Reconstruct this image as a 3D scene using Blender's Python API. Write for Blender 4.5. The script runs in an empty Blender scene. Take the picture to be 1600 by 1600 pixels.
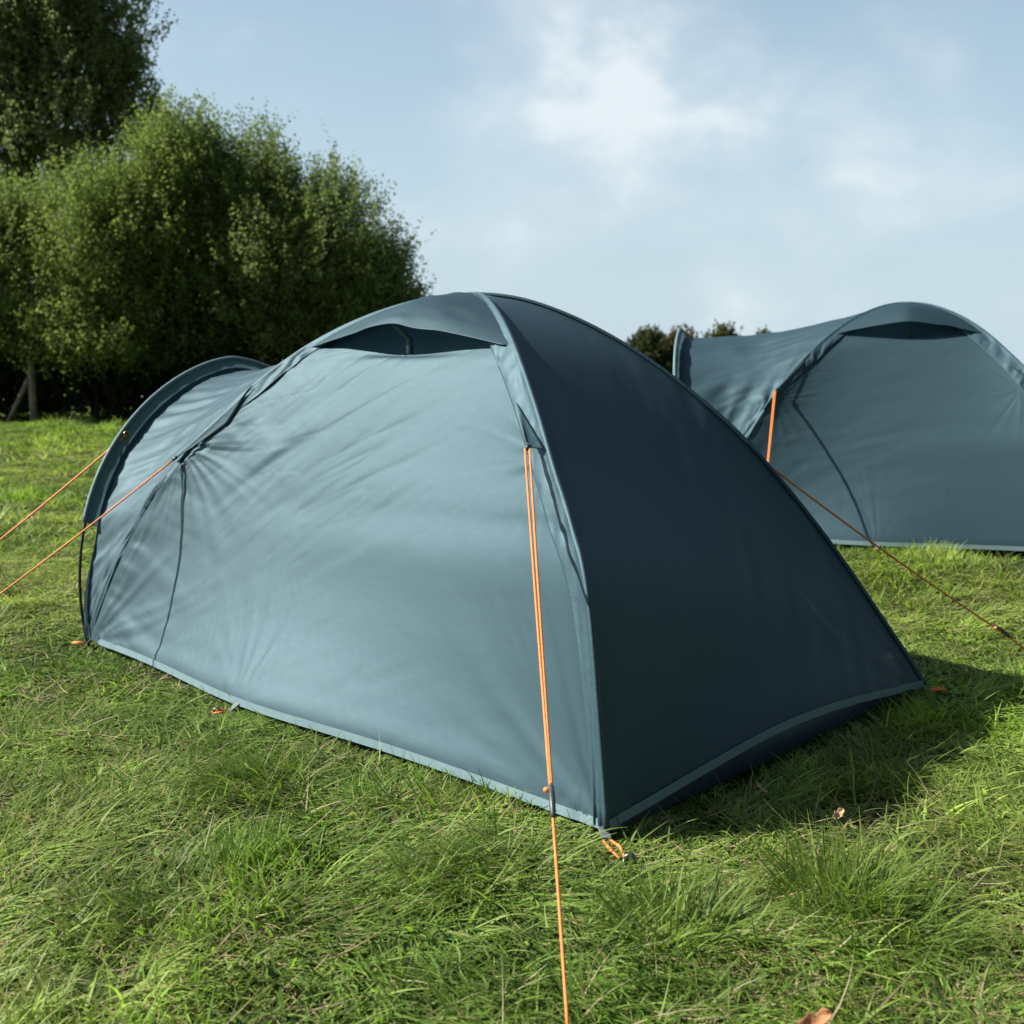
import bpy, math, random
import numpy as np
R_ = math.radians
C = bpy.context.scene.collection
scene = bpy.context.scene

# ------------------------------------------------------------------ camera
cam_d = bpy.data.cameras.new('camera')
cam = bpy.data.objects.new('camera', cam_d)
C.objects.link(cam)
cam.location = (0, 0, 1.055)
cam.rotation_euler = (R_(90 - 7.657), 0, 0)
cam_d.sensor_width = 36.0
cam_d.lens = 40.5
cam_d.clip_start = 0.05
cam_d.clip_end = 2000
cam_d.dof.use_dof = True
cam_d.dof.focus_distance = 2.85
cam_d.dof.aperture_fstop = 5.0
scene.camera = cam

# ------------------------------------------------------------------ sun + sky
SUN_EL, SUN_AZ = 38.0, -2.0          # light travels towards +x, turned by SUN_AZ towards +y
a, e = R_(SUN_AZ), R_(SUN_EL)
travel = (math.cos(a) * math.cos(e), math.sin(a) * math.cos(e), -math.sin(e))
from mathutils import Vector, Matrix
sun_d = bpy.data.lights.new('sun', 'SUN')
sun_d.energy = 5.0
sun_d.angle = R_(0.6)
sun_d.color = (1.0, 0.96, 0.89)
sun = bpy.data.objects.new('sun', sun_d)
C.objects.link(sun)
sun.rotation_euler = Vector(travel).to_track_quat('-Z', 'Y').to_euler()
sun.location = (-20, 5, 20)

world = bpy.data.worlds.new('World')
scene.world = world
world.use_nodes = True
nt = world.node_tree
nt.nodes.clear()


def N(tree, typ, **kw):
    n = tree.nodes.new(typ)
    for k, v in kw.items():
        setattr(n, k, v)
    return n


def mathn(tree, op, a=None, b=None, clamp=False):
    n = N(tree, 'ShaderNodeMath', operation=op, use_clamp=clamp)
    for i, v in enumerate((a, b)):
        if v is None:
            continue
        if isinstance(v, (int, float)):
            n.inputs[i].default_value = v
        else:
            tree.links.new(v, n.inputs[i])
    return n.outputs[0]


sky = N(nt, 'ShaderNodeTexSky', sky_type='NISHITA')
sky.sun_disc = False
sky.sun_elevation = R_(SUN_EL)
# the sun stands opposite to the travel direction
sx, sy = -travel[0], -travel[1]
sky.sun_rotation = math.atan2(sx, sy)
sky.air_density = 1.0
sky.dust_density = 2.0
sky.ozone_density = 1.2
tc = N(nt, 'ShaderNodeTexCoord')
sep = N(nt, 'ShaderNodeSeparateXYZ')
nt.links.new(tc.outputs['Generated'], sep.inputs[0])
zz = mathn(nt, 'ADD', mathn(nt, 'MAXIMUM', sep.outputs['Z'], 0.0), 0.22)
cx = mathn(nt, 'DIVIDE', sep.outputs['X'], zz)
cy = mathn(nt, 'DIVIDE', sep.outputs['Y'], zz)
cmb = N(nt, 'ShaderNodeCombineXYZ')
nt.links.new(cx, cmb.inputs[0])
nt.links.new(cy, cmb.inputs[1])


def wnoise(scale, detail, rough, offs, dist=0.0):
    mp = N(nt, 'ShaderNodeMapping')
    mp.inputs['Location'].default_value = offs
    nt.links.new(cmb.outputs[0], mp.inputs[0])
    n = N(nt, 'ShaderNodeTexNoise')
    n.inputs['Scale'].default_value = scale
    n.inputs['Detail'].default_value = detail
    n.inputs['Roughness'].default_value = rough
    n.inputs['Distortion'].default_value = dist
    nt.links.new(mp.outputs[0], n.inputs['Vector'])
    return n.outputs['Fac']


def bank(d, k):
    """soft bank of cloud about the direction d; k sets how tight it is"""
    v = N(nt, 'ShaderNodeVectorMath', operation='DOT_PRODUCT')
    nv = N(nt, 'ShaderNodeVectorMath', operation='NORMALIZE')
    nt.links.new(tc.outputs['Generated'], nv.inputs[0])
    nt.links.new(nv.outputs[0], v.inputs[0])
    v.inputs[1].default_value = Vector(d).normalized()
    return mathn(nt, 'POWER', mathn(nt, 'MAXIMUM', v.outputs['Value'], 0.0), k)


def ramp(x, lo, hi):
    m = N(nt, 'ShaderNodeMapRange', interpolation_type='SMOOTHSTEP')
    m.inputs['From Min'].default_value = lo
    m.inputs['From Max'].default_value = hi
    nt.links.new(x, m.inputs['Value'])
    return m.outputs[0]


def dnoise(scale, stretch, offs, detail=8, rough=0.55, dist=0.0):
    mp = N(nt, 'ShaderNodeMapping')
    mp.inputs['Location'].default_value = offs
    mp.inputs['Scale'].default_value = stretch
    nt.links.new(tc.outputs['Generated'], mp.inputs[0])
    n = N(nt, 'ShaderNodeTexNoise')
    n.inputs['Scale'].default_value = scale
    n.inputs['Detail'].default_value = detail
    n.inputs['Roughness'].default_value = rough
    n.inputs['Distortion'].default_value = dist
    nt.links.new(mp.outputs[0], n.inputs['Vector'])
    return n.outputs['Fac']


n1 = dnoise(9.0, (1, 1, 1.5), (0.3, 0.0, 0.12), 7, 0.52, 0.25)
n2 = dnoise(4.0, (1, 1, 2.6), (2.3, 0.4, 0.0), 6, 0.55, 0.2)
banks = 0.0
for d_, k_, g_ in (((0.070, 1.0, 0.262), 420, 1.0), ((0.045, 1.0, 0.20), 500, 0.6), ((-0.035, 1.0, 0.155), 500, 0.65),
                   ((0.19, 1.0, 0.205), 500, 0.6), ((0.30, 1.0, 0.20), 400, 0.6), ((0.37, 1.0, 0.135), 700, 0.7),
                   ((0.26, 1.0, 0.115), 900, 0.5), ((0.19, 1.0, 0.062), 1500, 0.5), ((0.10, 1.0, 0.12), 300, 0.3), ((-0.5, 0.6, 0.3), 20, 0.3)):
    t_ = mathn(nt, 'MULTIPLY', bank(d_, k_), g_)
    banks = mathn(nt, 'ADD', banks, t_)
banks = mathn(nt, 'MINIMUM', banks, 1.15)
cl = mathn(nt, 'ADD', mathn(nt, 'MULTIPLY', n1, 0.62), mathn(nt, 'MULTIPLY', n2, 0.38))
cl = mathn(nt, 'ADD', mathn(nt, 'SUBTRACT', cl, 0.66), mathn(nt, 'MULTIPLY', banks, 0.26))
cloud = mathn(nt, 'ADD', mathn(nt, 'MULTIPLY', ramp(cl, -0.18, 0.20), 0.58), mathn(nt, 'MULTIPLY', ramp(cl, 0.02, 0.16), 0.38))
# thin veil of haze: more of it low down
low = mathn(nt, 'SUBTRACT', 1.0, mathn(nt, 'ABSOLUTE', sep.outputs['Z']), True)
haze = mathn(nt, 'MULTIPLY', mathn(nt, 'POWER', low, 2.2), 0.88)
cloud = mathn(nt, 'MULTIPLY', cloud, mathn(nt, 'SUBTRACT', 1.0, ramp(sep.outputs['Z'], 0.30, 0.60)))
hcol = N(nt, 'ShaderNodeMix', data_type='RGBA')
nt.links.new(ramp(sep.outputs['Z'], 0.0, 0.30), hcol.inputs[0])
hcol.inputs[6].default_value = (5.2, 6.55, 7.35, 1)
hcol.inputs[7].default_value = (5.2, 6.95, 8.0, 1)
mix1 = N(nt, 'ShaderNodeMix', data_type='RGBA')
nt.links.new(haze, mix1.inputs[0])
nt.links.new(sky.outputs[0], mix1.inputs[6])
nt.links.new(hcol.outputs[2], mix1.inputs[7])
mix2 = N(nt, 'ShaderNodeMix', data_type='RGBA')
nt.links.new(cloud, mix2.inputs[0])
nt.links.new(mix1.outputs[2], mix2.inputs[6])
mix2.inputs[7].default_value = (6.7, 7.35, 7.75, 1)
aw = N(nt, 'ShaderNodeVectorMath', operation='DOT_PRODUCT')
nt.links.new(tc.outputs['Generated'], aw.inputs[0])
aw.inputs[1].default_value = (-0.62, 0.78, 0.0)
fade = mathn(nt, 'ADD', mathn(nt, 'MULTIPLY', ramp(aw.outputs['Value'], -0.55, 0.40), 0.68), 0.32)  # added dimming of the unseen sky behind and right, cuts fill on shaded panels
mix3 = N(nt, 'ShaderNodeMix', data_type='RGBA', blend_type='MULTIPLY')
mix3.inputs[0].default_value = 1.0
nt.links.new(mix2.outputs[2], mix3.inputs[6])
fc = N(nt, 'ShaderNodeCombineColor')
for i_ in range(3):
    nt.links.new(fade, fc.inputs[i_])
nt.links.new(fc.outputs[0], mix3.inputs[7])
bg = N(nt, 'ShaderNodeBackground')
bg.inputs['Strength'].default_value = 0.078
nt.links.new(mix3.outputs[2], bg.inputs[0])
wo = N(nt, 'ShaderNodeOutputWorld')
nt.links.new(bg.outputs[0], wo.inputs[0])

scene.view_settings.view_transform = 'Standard'
scene.view_settings.look = 'None'
scene.view_settings.exposure = 0.65
scene.view_settings.gamma = 1.0
scene.render.engine = 'CYCLES'
scene.cycles.max_bounces = 6
scene.cycles.transparent_max_bounces = 6


# ------------------------------------------------------------------ helpers
def tag(o, label=None, cat=None, group=None, kind=None):
    if label:
        o['label'] = label
    if cat:
        o['category'] = cat
    if group:
        o['group'] = group
    if kind:
        o['kind'] = kind
    return o


def empty(name, loc=(0, 0, 0), rz=0.0):
    o = bpy.data.objects.new(name, None)
    o.location = loc
    o.rotation_euler = (0, 0, rz)
    o.empty_display_size = 0.1
    C.objects.link(o)
    return o


def mesh_obj(name, V, F, mat, parent=None, smooth=True, mats=None, col=None):
    me = bpy.data.meshes.new(name)
    V = np.asarray(V, dtype=np.float32)
    if isinstance(F, np.ndarray):
        k = F.shape[1]
        me.vertices.add(len(V))
        me.vertices.foreach_set('co', V.ravel())
        me.loops.add(F.size)
        me.loops.foreach_set('vertex_index', F.astype(np.int32).ravel())
        me.polygons.add(len(F))
        me.polygons.foreach_set('loop_start', np.arange(0, F.size, k, dtype=np.int32))
        me.update(calc_edges=True)
    else:
        me.from_pydata([tuple(map(float, v)) for v in V], [], F)
        me.update()
    if smooth:
        me.polygons.foreach_set('use_smooth', np.ones(len(me.polygons), dtype=bool))
    if col is not None:
        at = me.attributes.new('tint', 'FLOAT_COLOR', 'POINT')
        c4 = np.ones((len(V), 4), dtype=np.float32)
        c4[:, :3] = col
        at.data.foreach_set('color', c4.ravel())
    me.materials.append(mat)
    o = bpy.data.objects.new(name, me)
    C.objects.link(o)
    if parent is not None:
        o.parent = parent
    return o


def grid_faces(n, m, base=0):
    i, j = np.meshgrid(np.arange(n - 1), np.arange(m - 1), indexing='ij')
    q = (i * m + j).ravel()
    return np.stack([q, q + m, q + m + 1, q + 1], 1) + base


def grid_obj(name, P, mat, parent, thick=0.0, flip=False):
    n, m = P.shape[:2]
    F = grid_faces(n, m)
    if flip:
        F = F[:, ::-1]
    o = mesh_obj(name, P.reshape(-1, 3), F, mat, parent)
    if thick:
        s = o.modifiers.new('thickness', 'SOLIDIFY')
        s.thickness = thick
        s.offset = -1
    return o


def tube_arrays(pts, rad, nseg=8, caps=True):
    pts = np.asarray(pts, float)
    n = len(pts)
    rad = np.broadcast_to(np.asarray(rad, float), (n,))
    T = np.gradient(pts, axis=0)
    T /= np.linalg.norm(T, axis=1)[:, None] + 1e-12
    ref = np.array([0, 0, 1.0]) if abs(T[0, 2]) < 0.9 else np.array([1.0, 0, 0])
    A = np.cross(T, ref)
    A /= np.linalg.norm(A, axis=1)[:, None] + 1e-12
    B = np.cross(T, A)
    th = np.linspace(0, 2 * np.pi, nseg, endpoint=False)
    V = pts[:, None] + rad[:, None, None] * (np.cos(th)[None, :, None] * A[:, None] + np.sin(th)[None, :, None] * B[:, None])
    F = []
    for i in range(n - 1):
        for j in range(nseg):
            k = (j + 1) % nseg
            F.append((i * nseg + j, i * nseg + k, (i + 1) * nseg + k, (i + 1) * nseg + j))
    if caps:
        F.append(tuple(range(nseg))[::-1])
        F.append(tuple((n - 1) * nseg + j for j in range(nseg)))
    return V.reshape(-1, 3), F


class MB:
    """collects tubes and grids into one mesh"""

    def __init__(self):
        self.V, self.F = [], []

    def add(self, V, F):
        b = len(self.V)
        self.V += [tuple(v) for v in V]
        self.F += [tuple(int(b + i) for i in f) for f in F]

    def tube(self, pts, rad, nseg=8):
        self.add(*tube_arrays(pts, rad, nseg))

    def build(self, name, mat, parent=None, smooth=True):
        return mesh_obj(name, np.array(self.V), self.F, mat, parent, smooth)


def smooth(x, a, b):
    t = np.clip((x - a) / (b - a), 0, 1)
    return t * t * (3 - 2 * t)


def hash2(ix, iy, seed):
    h = (ix * 374761393 + iy * 668265263 + seed * 1442695041) & 0xFFFFFFFF
    h = ((h ^ (h >> 13)) * 1274126177) & 0xFFFFFFFF
    h = h ^ (h >> 16)
    return (h & 0xFFFF) / 32767.5 - 1.0


def noise(x, y, seed=0):
    x = np.asarray(x, float)
    y = np.asarray(y, float)
    ix = np.floor(x).astype(np.int64)
    iy = np.floor(y).astype(np.int64)
    fx, fy = x - ix, y - iy
    fx = fx * fx * fx * (fx * (fx * 6 - 15) + 10)
    fy = fy * fy * fy * (fy * (fy * 6 - 15) + 10)
    a = hash2(ix, iy, seed)
    b = hash2(ix + 1, iy, seed)
    c = hash2(ix, iy + 1, seed)
    d = hash2(ix + 1, iy + 1, seed)
    return (a * (1 - fx) + b * fx) * (1 - fy) + (c * (1 - fx) + d * fx) * fy


def fbm(x, y, seed=0, octv=3):
    s, am, t = 0.0, 1.0, 0.0
    for k in range(octv):
        s = s + am * noise(x * 2 ** k, y * 2 ** k, seed + 17 * k)
        t += am
        am *= 0.5
    return s / t


# ------------------------------------------------------------------ materials
def new_mat(name):
    m = bpy.data.materials.new(name)
    m.use_nodes = True
    t = m.node_tree
    b = t.nodes['Principled BSDF']
    return m, t, b


def tex_noise(t, scale, detail=4, rough=0.55, coord='Object', stretch=None, rot=None):
    tcn = N(t, 'ShaderNodeTexCoord')
    n = N(t, 'ShaderNodeTexNoise')
    n.inputs['Scale'].default_value = scale
    n.inputs['Detail'].default_value = detail
    n.inputs['Roughness'].default_value = rough
    src = tcn.outputs[coord]
    if stretch or rot:
        mp = N(t, 'ShaderNodeMapping')
        if stretch:
            mp.inputs['Scale'].default_value = stretch
        if rot:
            mp.inputs['Rotation'].default_value = rot
        t.links.new(src, mp.inputs[0])
        src = mp.outputs[0]
    t.links.new(src, n.inputs['Vector'])
    return n.outputs['Fac']


def col_ramp(t, fac, stops):
    r = N(t, 'ShaderNodeValToRGB')
    el = r.color_ramp.elements
    while len(el) < len(stops):
        el.new(0.5)
    for s, (p, c) in zip(el, stops):
        s.position = p
        s.color = (*c, 1)
    t.links.new(fac, r.inputs[0])
    return r.outputs[0]


def add_bump(t, b, h, strength, dist):
    bp = N(t, 'ShaderNodeBump')
    bp.inputs['Strength'].default_value = strength
    bp.inputs['Distance'].default_value = dist
    t.links.new(h, bp.inputs['Height'])
    t.links.new(bp.outputs[0], b.inputs['Normal'])


def fabric(name, c0, c1, rough=0.5, spec=0.5, sheen=0.0, bump=0.35, glow=0.0):
    m, t, b = new_mat(name)
    big = tex_noise(t, 2.3, 4)
    t.links.new(col_ramp(t, big, [(0.3, c0), (0.7, c1)]), b.inputs['Base Color'])
    fine = tex_noise(t, 9.0, 5, 0.6, stretch=(1.0, 2.6, 2.6), rot=(0.3, 0.5, 0.4))
    crease = tex_noise(t, 30.0, 4, 0.6, stretch=(1.0, 3.2, 1.6), rot=(0.7, 0.2, 0.9))
    weave = tex_noise(t, 900.0, 1, 0.5)
    h = mathn(t, 'ADD', fine, mathn(t, 'MULTIPLY', crease, 0.25))
    h = mathn(t, 'ADD', h, mathn(t, 'MULTIPLY', weave, 0.02))
    add_bump(t, b, h, bump, 0.012)
    b.inputs['Roughness'].default_value = rough
    rr = N(t, 'ShaderNodeMapRange')
    rr.inputs['To Min'].default_value = rough - 0.015
    rr.inputs['To Max'].default_value = rough + 0.02
    t.links.new(crease, rr.inputs['Value'])
    t.links.new(rr.outputs[0], b.inputs['Roughness'])
    b.inputs['Specular IOR Level'].default_value = spec
    b.inputs['IOR'].default_value = 1.56
    b.inputs['Specular Tint'].default_value = (0.56, 0.88, 1.0, 1)
    b.inputs['Sheen Weight'].default_value = sheen
    b.inputs['Sheen Roughness'].default_value = 0.5
    if glow:
        tr = N(t, 'ShaderNodeBsdfTranslucent')
        tr.inputs[0].default_value = (0.13, 0.24, 0.30, 1)
        mx = N(t, 'ShaderNodeMixShader')
        mx.inputs[0].default_value = glow
        t.links.new(b.outputs[0], mx.inputs[1])
        t.links.new(tr.outputs[0], mx.inputs[2])
        t.links.new(mx.outputs[0], t.nodes['Material Output'].inputs['Surface'])
    return m


FAB0, FAB1 = (0.019, 0.044, 0.060), (0.022, 0.049, 0.066)
M = {}
M['fly'] = fabric('tent_fabric', FAB0, FAB1, 0.63, 0.92, bump=0.045, glow=0.15)
M['sleeve'] = fabric('sleeve_fabric', FAB0, FAB1, 0.62, 0.85, bump=0.15)
M['thin'] = fabric('hood_fabric', FAB0, FAB1, 0.62, 0.9, bump=0.1, glow=0.28)
M['hem'] = fabric('hem_tape', (0.15, 0.225, 0.245), (0.18, 0.26, 0.28), 0.6, 0.4, bump=0.15)
M['dark'] = fabric('dark_fabric', (0.022, 0.05, 0.062), (0.028, 0.058, 0.07), 0.55, 0.4, bump=0.2)
M['tub'] = fabric('groundsheet_fabric', (0.055, 0.075, 0.115), (0.07, 0.095, 0.14), 0.5, 0.4, bump=0.3)


def plain(name, c, rough=0.5, metal=0.0, spec=0.5, var=0.25, scale=40):
    m, t, b = new_mat(name)
    n = tex_noise(t, scale, 3)
    lo = tuple(x * (1 - var) for x in c)
    hi = tuple(min(1, x * (1 + var)) for x in c)
    t.links.new(col_ramp(t, n, [(0.3, lo), (0.7, hi)]), b.inputs['Base Color'])
    b.inputs['Roughness'].default_value = rough
    b.inputs['Metallic'].default_value = metal
    b.inputs['Specular IOR Level'].default_value = spec
    return m


M['cord'] = plain('orange_cord', (0.93, 0.255, 0.055), 0.6, scale=220, var=0.3)
M['cord_far'] = M['cord']
M['plastic'] = plain('grey_plastic', (0.055, 0.062, 0.07), 0.4)
M['webbing'] = plain('grey_webbing', (0.16, 0.19, 0.21), 0.7)
M['pole'] = plain('black_pole', (0.008, 0.009, 0.011), 0.35)
M['brass'] = plain('brass_eyelet', (0.45, 0.33, 0.12), 0.35, 0.9)
M['steel'] = plain('steel_peg', (0.20, 0.21, 0.22), 0.45, 0.9)
M['wood'] = plain('weathered_wood', (0.24, 0.21, 0.165), 0.85, scale=14, var=0.35)
M['bark'] = plain('bark', (0.045, 0.038, 0.028), 0.9, scale=12, var=0.4)


def leaf_mat(name, trans=0.35, rough=0.5, spec=0.35):
    m, t, b = new_mat(name)
    at = N(t, 'ShaderNodeAttribute', attribute_name='tint')
    t.links.new(at.outputs['Color'], b.inputs['Base Color'])
    b.inputs['Roughness'].default_value = rough
    b.inputs['Specular IOR Level'].default_value = spec
    tr = N(t, 'ShaderNodeBsdfTranslucent')
    hs = N(t, 'ShaderNodeHueSaturation')
    hs.inputs['Saturation'].default_value = 1.1
    hs.inputs['Value'].default_value = 1.25
    t.links.new(at.outputs['Color'], hs.inputs['Color'])
    t.links.new(hs.outputs[0], tr.inputs[0])
    mx = N(t, 'ShaderNodeMixShader')
    mx.inputs[0].default_value = trans
    t.links.new(b.outputs[0], mx.inputs[1])
    t.links.new(tr.outputs[0], mx.inputs[2])
    t.links.new(mx.outputs[0], t.nodes['Material Output'].inputs['Surface'])
    return m


M['grass'] = leaf_mat('grass_blade', 0.46, 0.5, 0.28)
M['leaf'] = leaf_mat('willow_leaf', 0.48, 0.55, 0.25)

# ------------------------------------------------------------------ ground
T1_LOC, T1_ROT = (-0.1265, 3.8894), R_(135.72)
T2_LOC, T2_ROT = (2.22, 6.57), R_(163.0)


def ground_z(x, y):
    x = np.asarray(x, float)
    y = np.asarray(y, float)
    d2 = ((x - 2.2) / 2.2) ** 2 + ((y - 6.7) / 1.7) ** 2
    z = 0.078 * np.exp(-d2 ** 1.5 * 0.6)
    near = np.exp(-(((x + 0.1) / 1.6) ** 2 + ((y - 3.9) / 1.6) ** 2) ** 2)
    lump = 0.022 * noise(x * 1.7, y * 1.7, 5) + 0.012 * noise(x * 4.1, y * 4.1, 9)
    far = np.clip((np.hypot(x, y) - 22) / 40, 0, 1)
    roll = 0.4 * far * noise(x / 45, y / 45, 3) - 0.034 * np.maximum(np.hypot(x, y) - 24, 0)
    return z + (lump - 0.012) * (1 - 0.85 * near) - 0.012 * near + roll


def build_ground():
    t = np.linspace(-1, 1, 241)
    ax = np.sign(t) * (np.abs(t) * 12 + np.abs(t) ** 5 * 788)
    X, Y = np.meshgrid(ax, ax + 5, indexing='ij')
    P = np.stack([X, Y, ground_z(X, Y)], -1)
    m, t_, b = new_mat('meadow_soil')
    n = tex_noise(t_, 1.3, 6, 0.65)
    n2_ = tex_noise(t_, 45.0, 5, 0.7)
    mixv = mathn(t_, 'ADD', mathn(t_, 'MULTIPLY', n, 0.5), mathn(t_, 'MULTIPLY', n2_, 0.5))
    t_.links.new(col_ramp(t_, mixv, [(0.30, (0.030, 0.040, 0.013)), (0.5, (0.060, 0.092, 0.024)), (0.7, (0.115, 0.120, 0.050))]), b.inputs['Base Color'])
    b.inputs['Roughness'].default_value = 0.95
    b.inputs['Specular IOR Level'].default_value = 0.1
    add_bump(t_, b, n2_, 0.8, 0.05)
    o = grid_obj('ground', P, m, None)
    tag(o, kind='structure')


build_ground()

# ------------------------------------------------------------------ tents
L_, W_, H_ = 2.49, 1.588, 1.257
CORN = {'N': (-L_ / 2, W_ / 2), 'F': (L_ / 2, W_ / 2), 'R': (-L_ / 2, -W_ / 2), 'G': (L_ / 2, -W_ / 2)}
OPP = {'N': 'G', 'G': 'N', 'F': 'R', 'R': 'F'}
PS = np.array([0, .05, .1, .15, .2, .25, .3, .35, .4, .45, .5, .55])
PZ = np.array([0, .335, .565, .735, .875, .99, 1.085, 1.158, 1.211, 1.245, 1.257, 1.245])


def set_length(v):
    global L_
    L_ = v
    for c_, sx_ in (('N', -1), ('F', 1), ('R', -1), ('G', 1)):
        CORN[c_] = (sx_ * v / 2, CORN[c_][1])


PZ_BACK_NEAR = np.array([0, .49, .655, .765, .885, .99, 1.085, 1.158, 1.211, 1.245, 1.257, 1.245])
PZ_BACK_FAR = np.array([0, .235, .445, .630, .795, .925, 1.035, 1.125, 1.195, 1.242, 1.257, 1.245])


def pchip(x, PZ=PZ):
    x = np.asarray(x, float)
    d = np.gradient(PZ, PS)
    d[0] = (PZ[1] - PZ[0]) / 0.05 * 1.13
    d[10] = 0
    i = np.clip(np.searchsorted(PS, x, 'right') - 1, 0, len(PS) - 2)
    h = PS[i + 1] - PS[i]
    u = (x - PS[i]) / h
    return ((2 * u ** 3 - 3 * u ** 2 + 1) * PZ[i] + (u ** 3 - 2 * u ** 2 + u) * h * d[i]
            + (-2 * u ** 3 + 3 * u ** 2) * PZ[i + 1] + (u ** 3 - u ** 2) * h * d[i + 1])


def pole_pt(c, s):
    """point on the pole that rises from corner c; s = 0 at the foot, 0.5 at the apex"""
    s = np.asarray(s, float)
    A, B = np.array(CORN[c]), np.array(CORN[OPP[c]])
    q = A + (B - A) * s[..., None]
    z = pchip(s, {'N': PZ_BACK_NEAR, 'R': PZ_BACK_FAR}.get(c, PZ))
    return np.concatenate([q, z[..., None]], -1)


def panel_pt(a, b, s, u, sag, inward, base_bow=None):
    P = pole_pt(a, s) * (1 - u)[..., None] + pole_pt(b, s) * u[..., None]
    z = P[..., 2]
    w = 0.45 * (4 * u * (1 - u)) + 0.55 * (1 - (2 * u - 1) ** 4)
    g_ = np.interp(z, np.linspace(0, 1.25, 60), np.convolve(np.pad(np.interp(np.linspace(0, 1.25, 60), [0, .2, .41, .61, .88, 1.085, 1.22], [0, .55, .95, 1.0, .62, .05, 0]), 3, mode='edge'), np.ones(7) / 7, 'valid') * smooth(np.linspace(0, 1.25, 60), 0, 0.08))
    k = sag * w * g_
    P = P + k[..., None] * np.array(inward)
    if base_bow is not None:
        P = P + base_bow(u, z)
    return P


def normals(P):
    du = np.gradient(P, axis=0)
    dv = np.gradient(P, axis=1)
    n = np.cross(du, dv)
    return n / (np.linalg.norm(n, axis=-1)[..., None] + 1e-9)


def fan(X, Z, x0, z0, freq, reach, amp, seed, lo=-9, hi=9):
    """creases that run out of a pulled point"""
    dx, dz = X - x0, Z - z0
    r = np.hypot(dx, dz) + 1e-6
    th = np.arctan2(dz, dx)
    f = noise(th * freq + 50, r * 1.3, seed) + 0.5 * noise(th * freq * 2.3 + 90, r * 2.1, seed + 3)
    win = smooth(th, lo, lo + 0.3) * (1 - smooth(th, hi - 0.3, hi))
    return amp * f * np.exp(-r / reach) * smooth(r, 0.0, 0.06) * win


def streaks(X, Z, ang, lx, ly, seed):
    c, s = math.cos(ang), math.sin(ang)
    p, q = X * c + Z * s, -X * s + Z * c
    return noise(p / lx, q / ly, seed)


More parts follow.
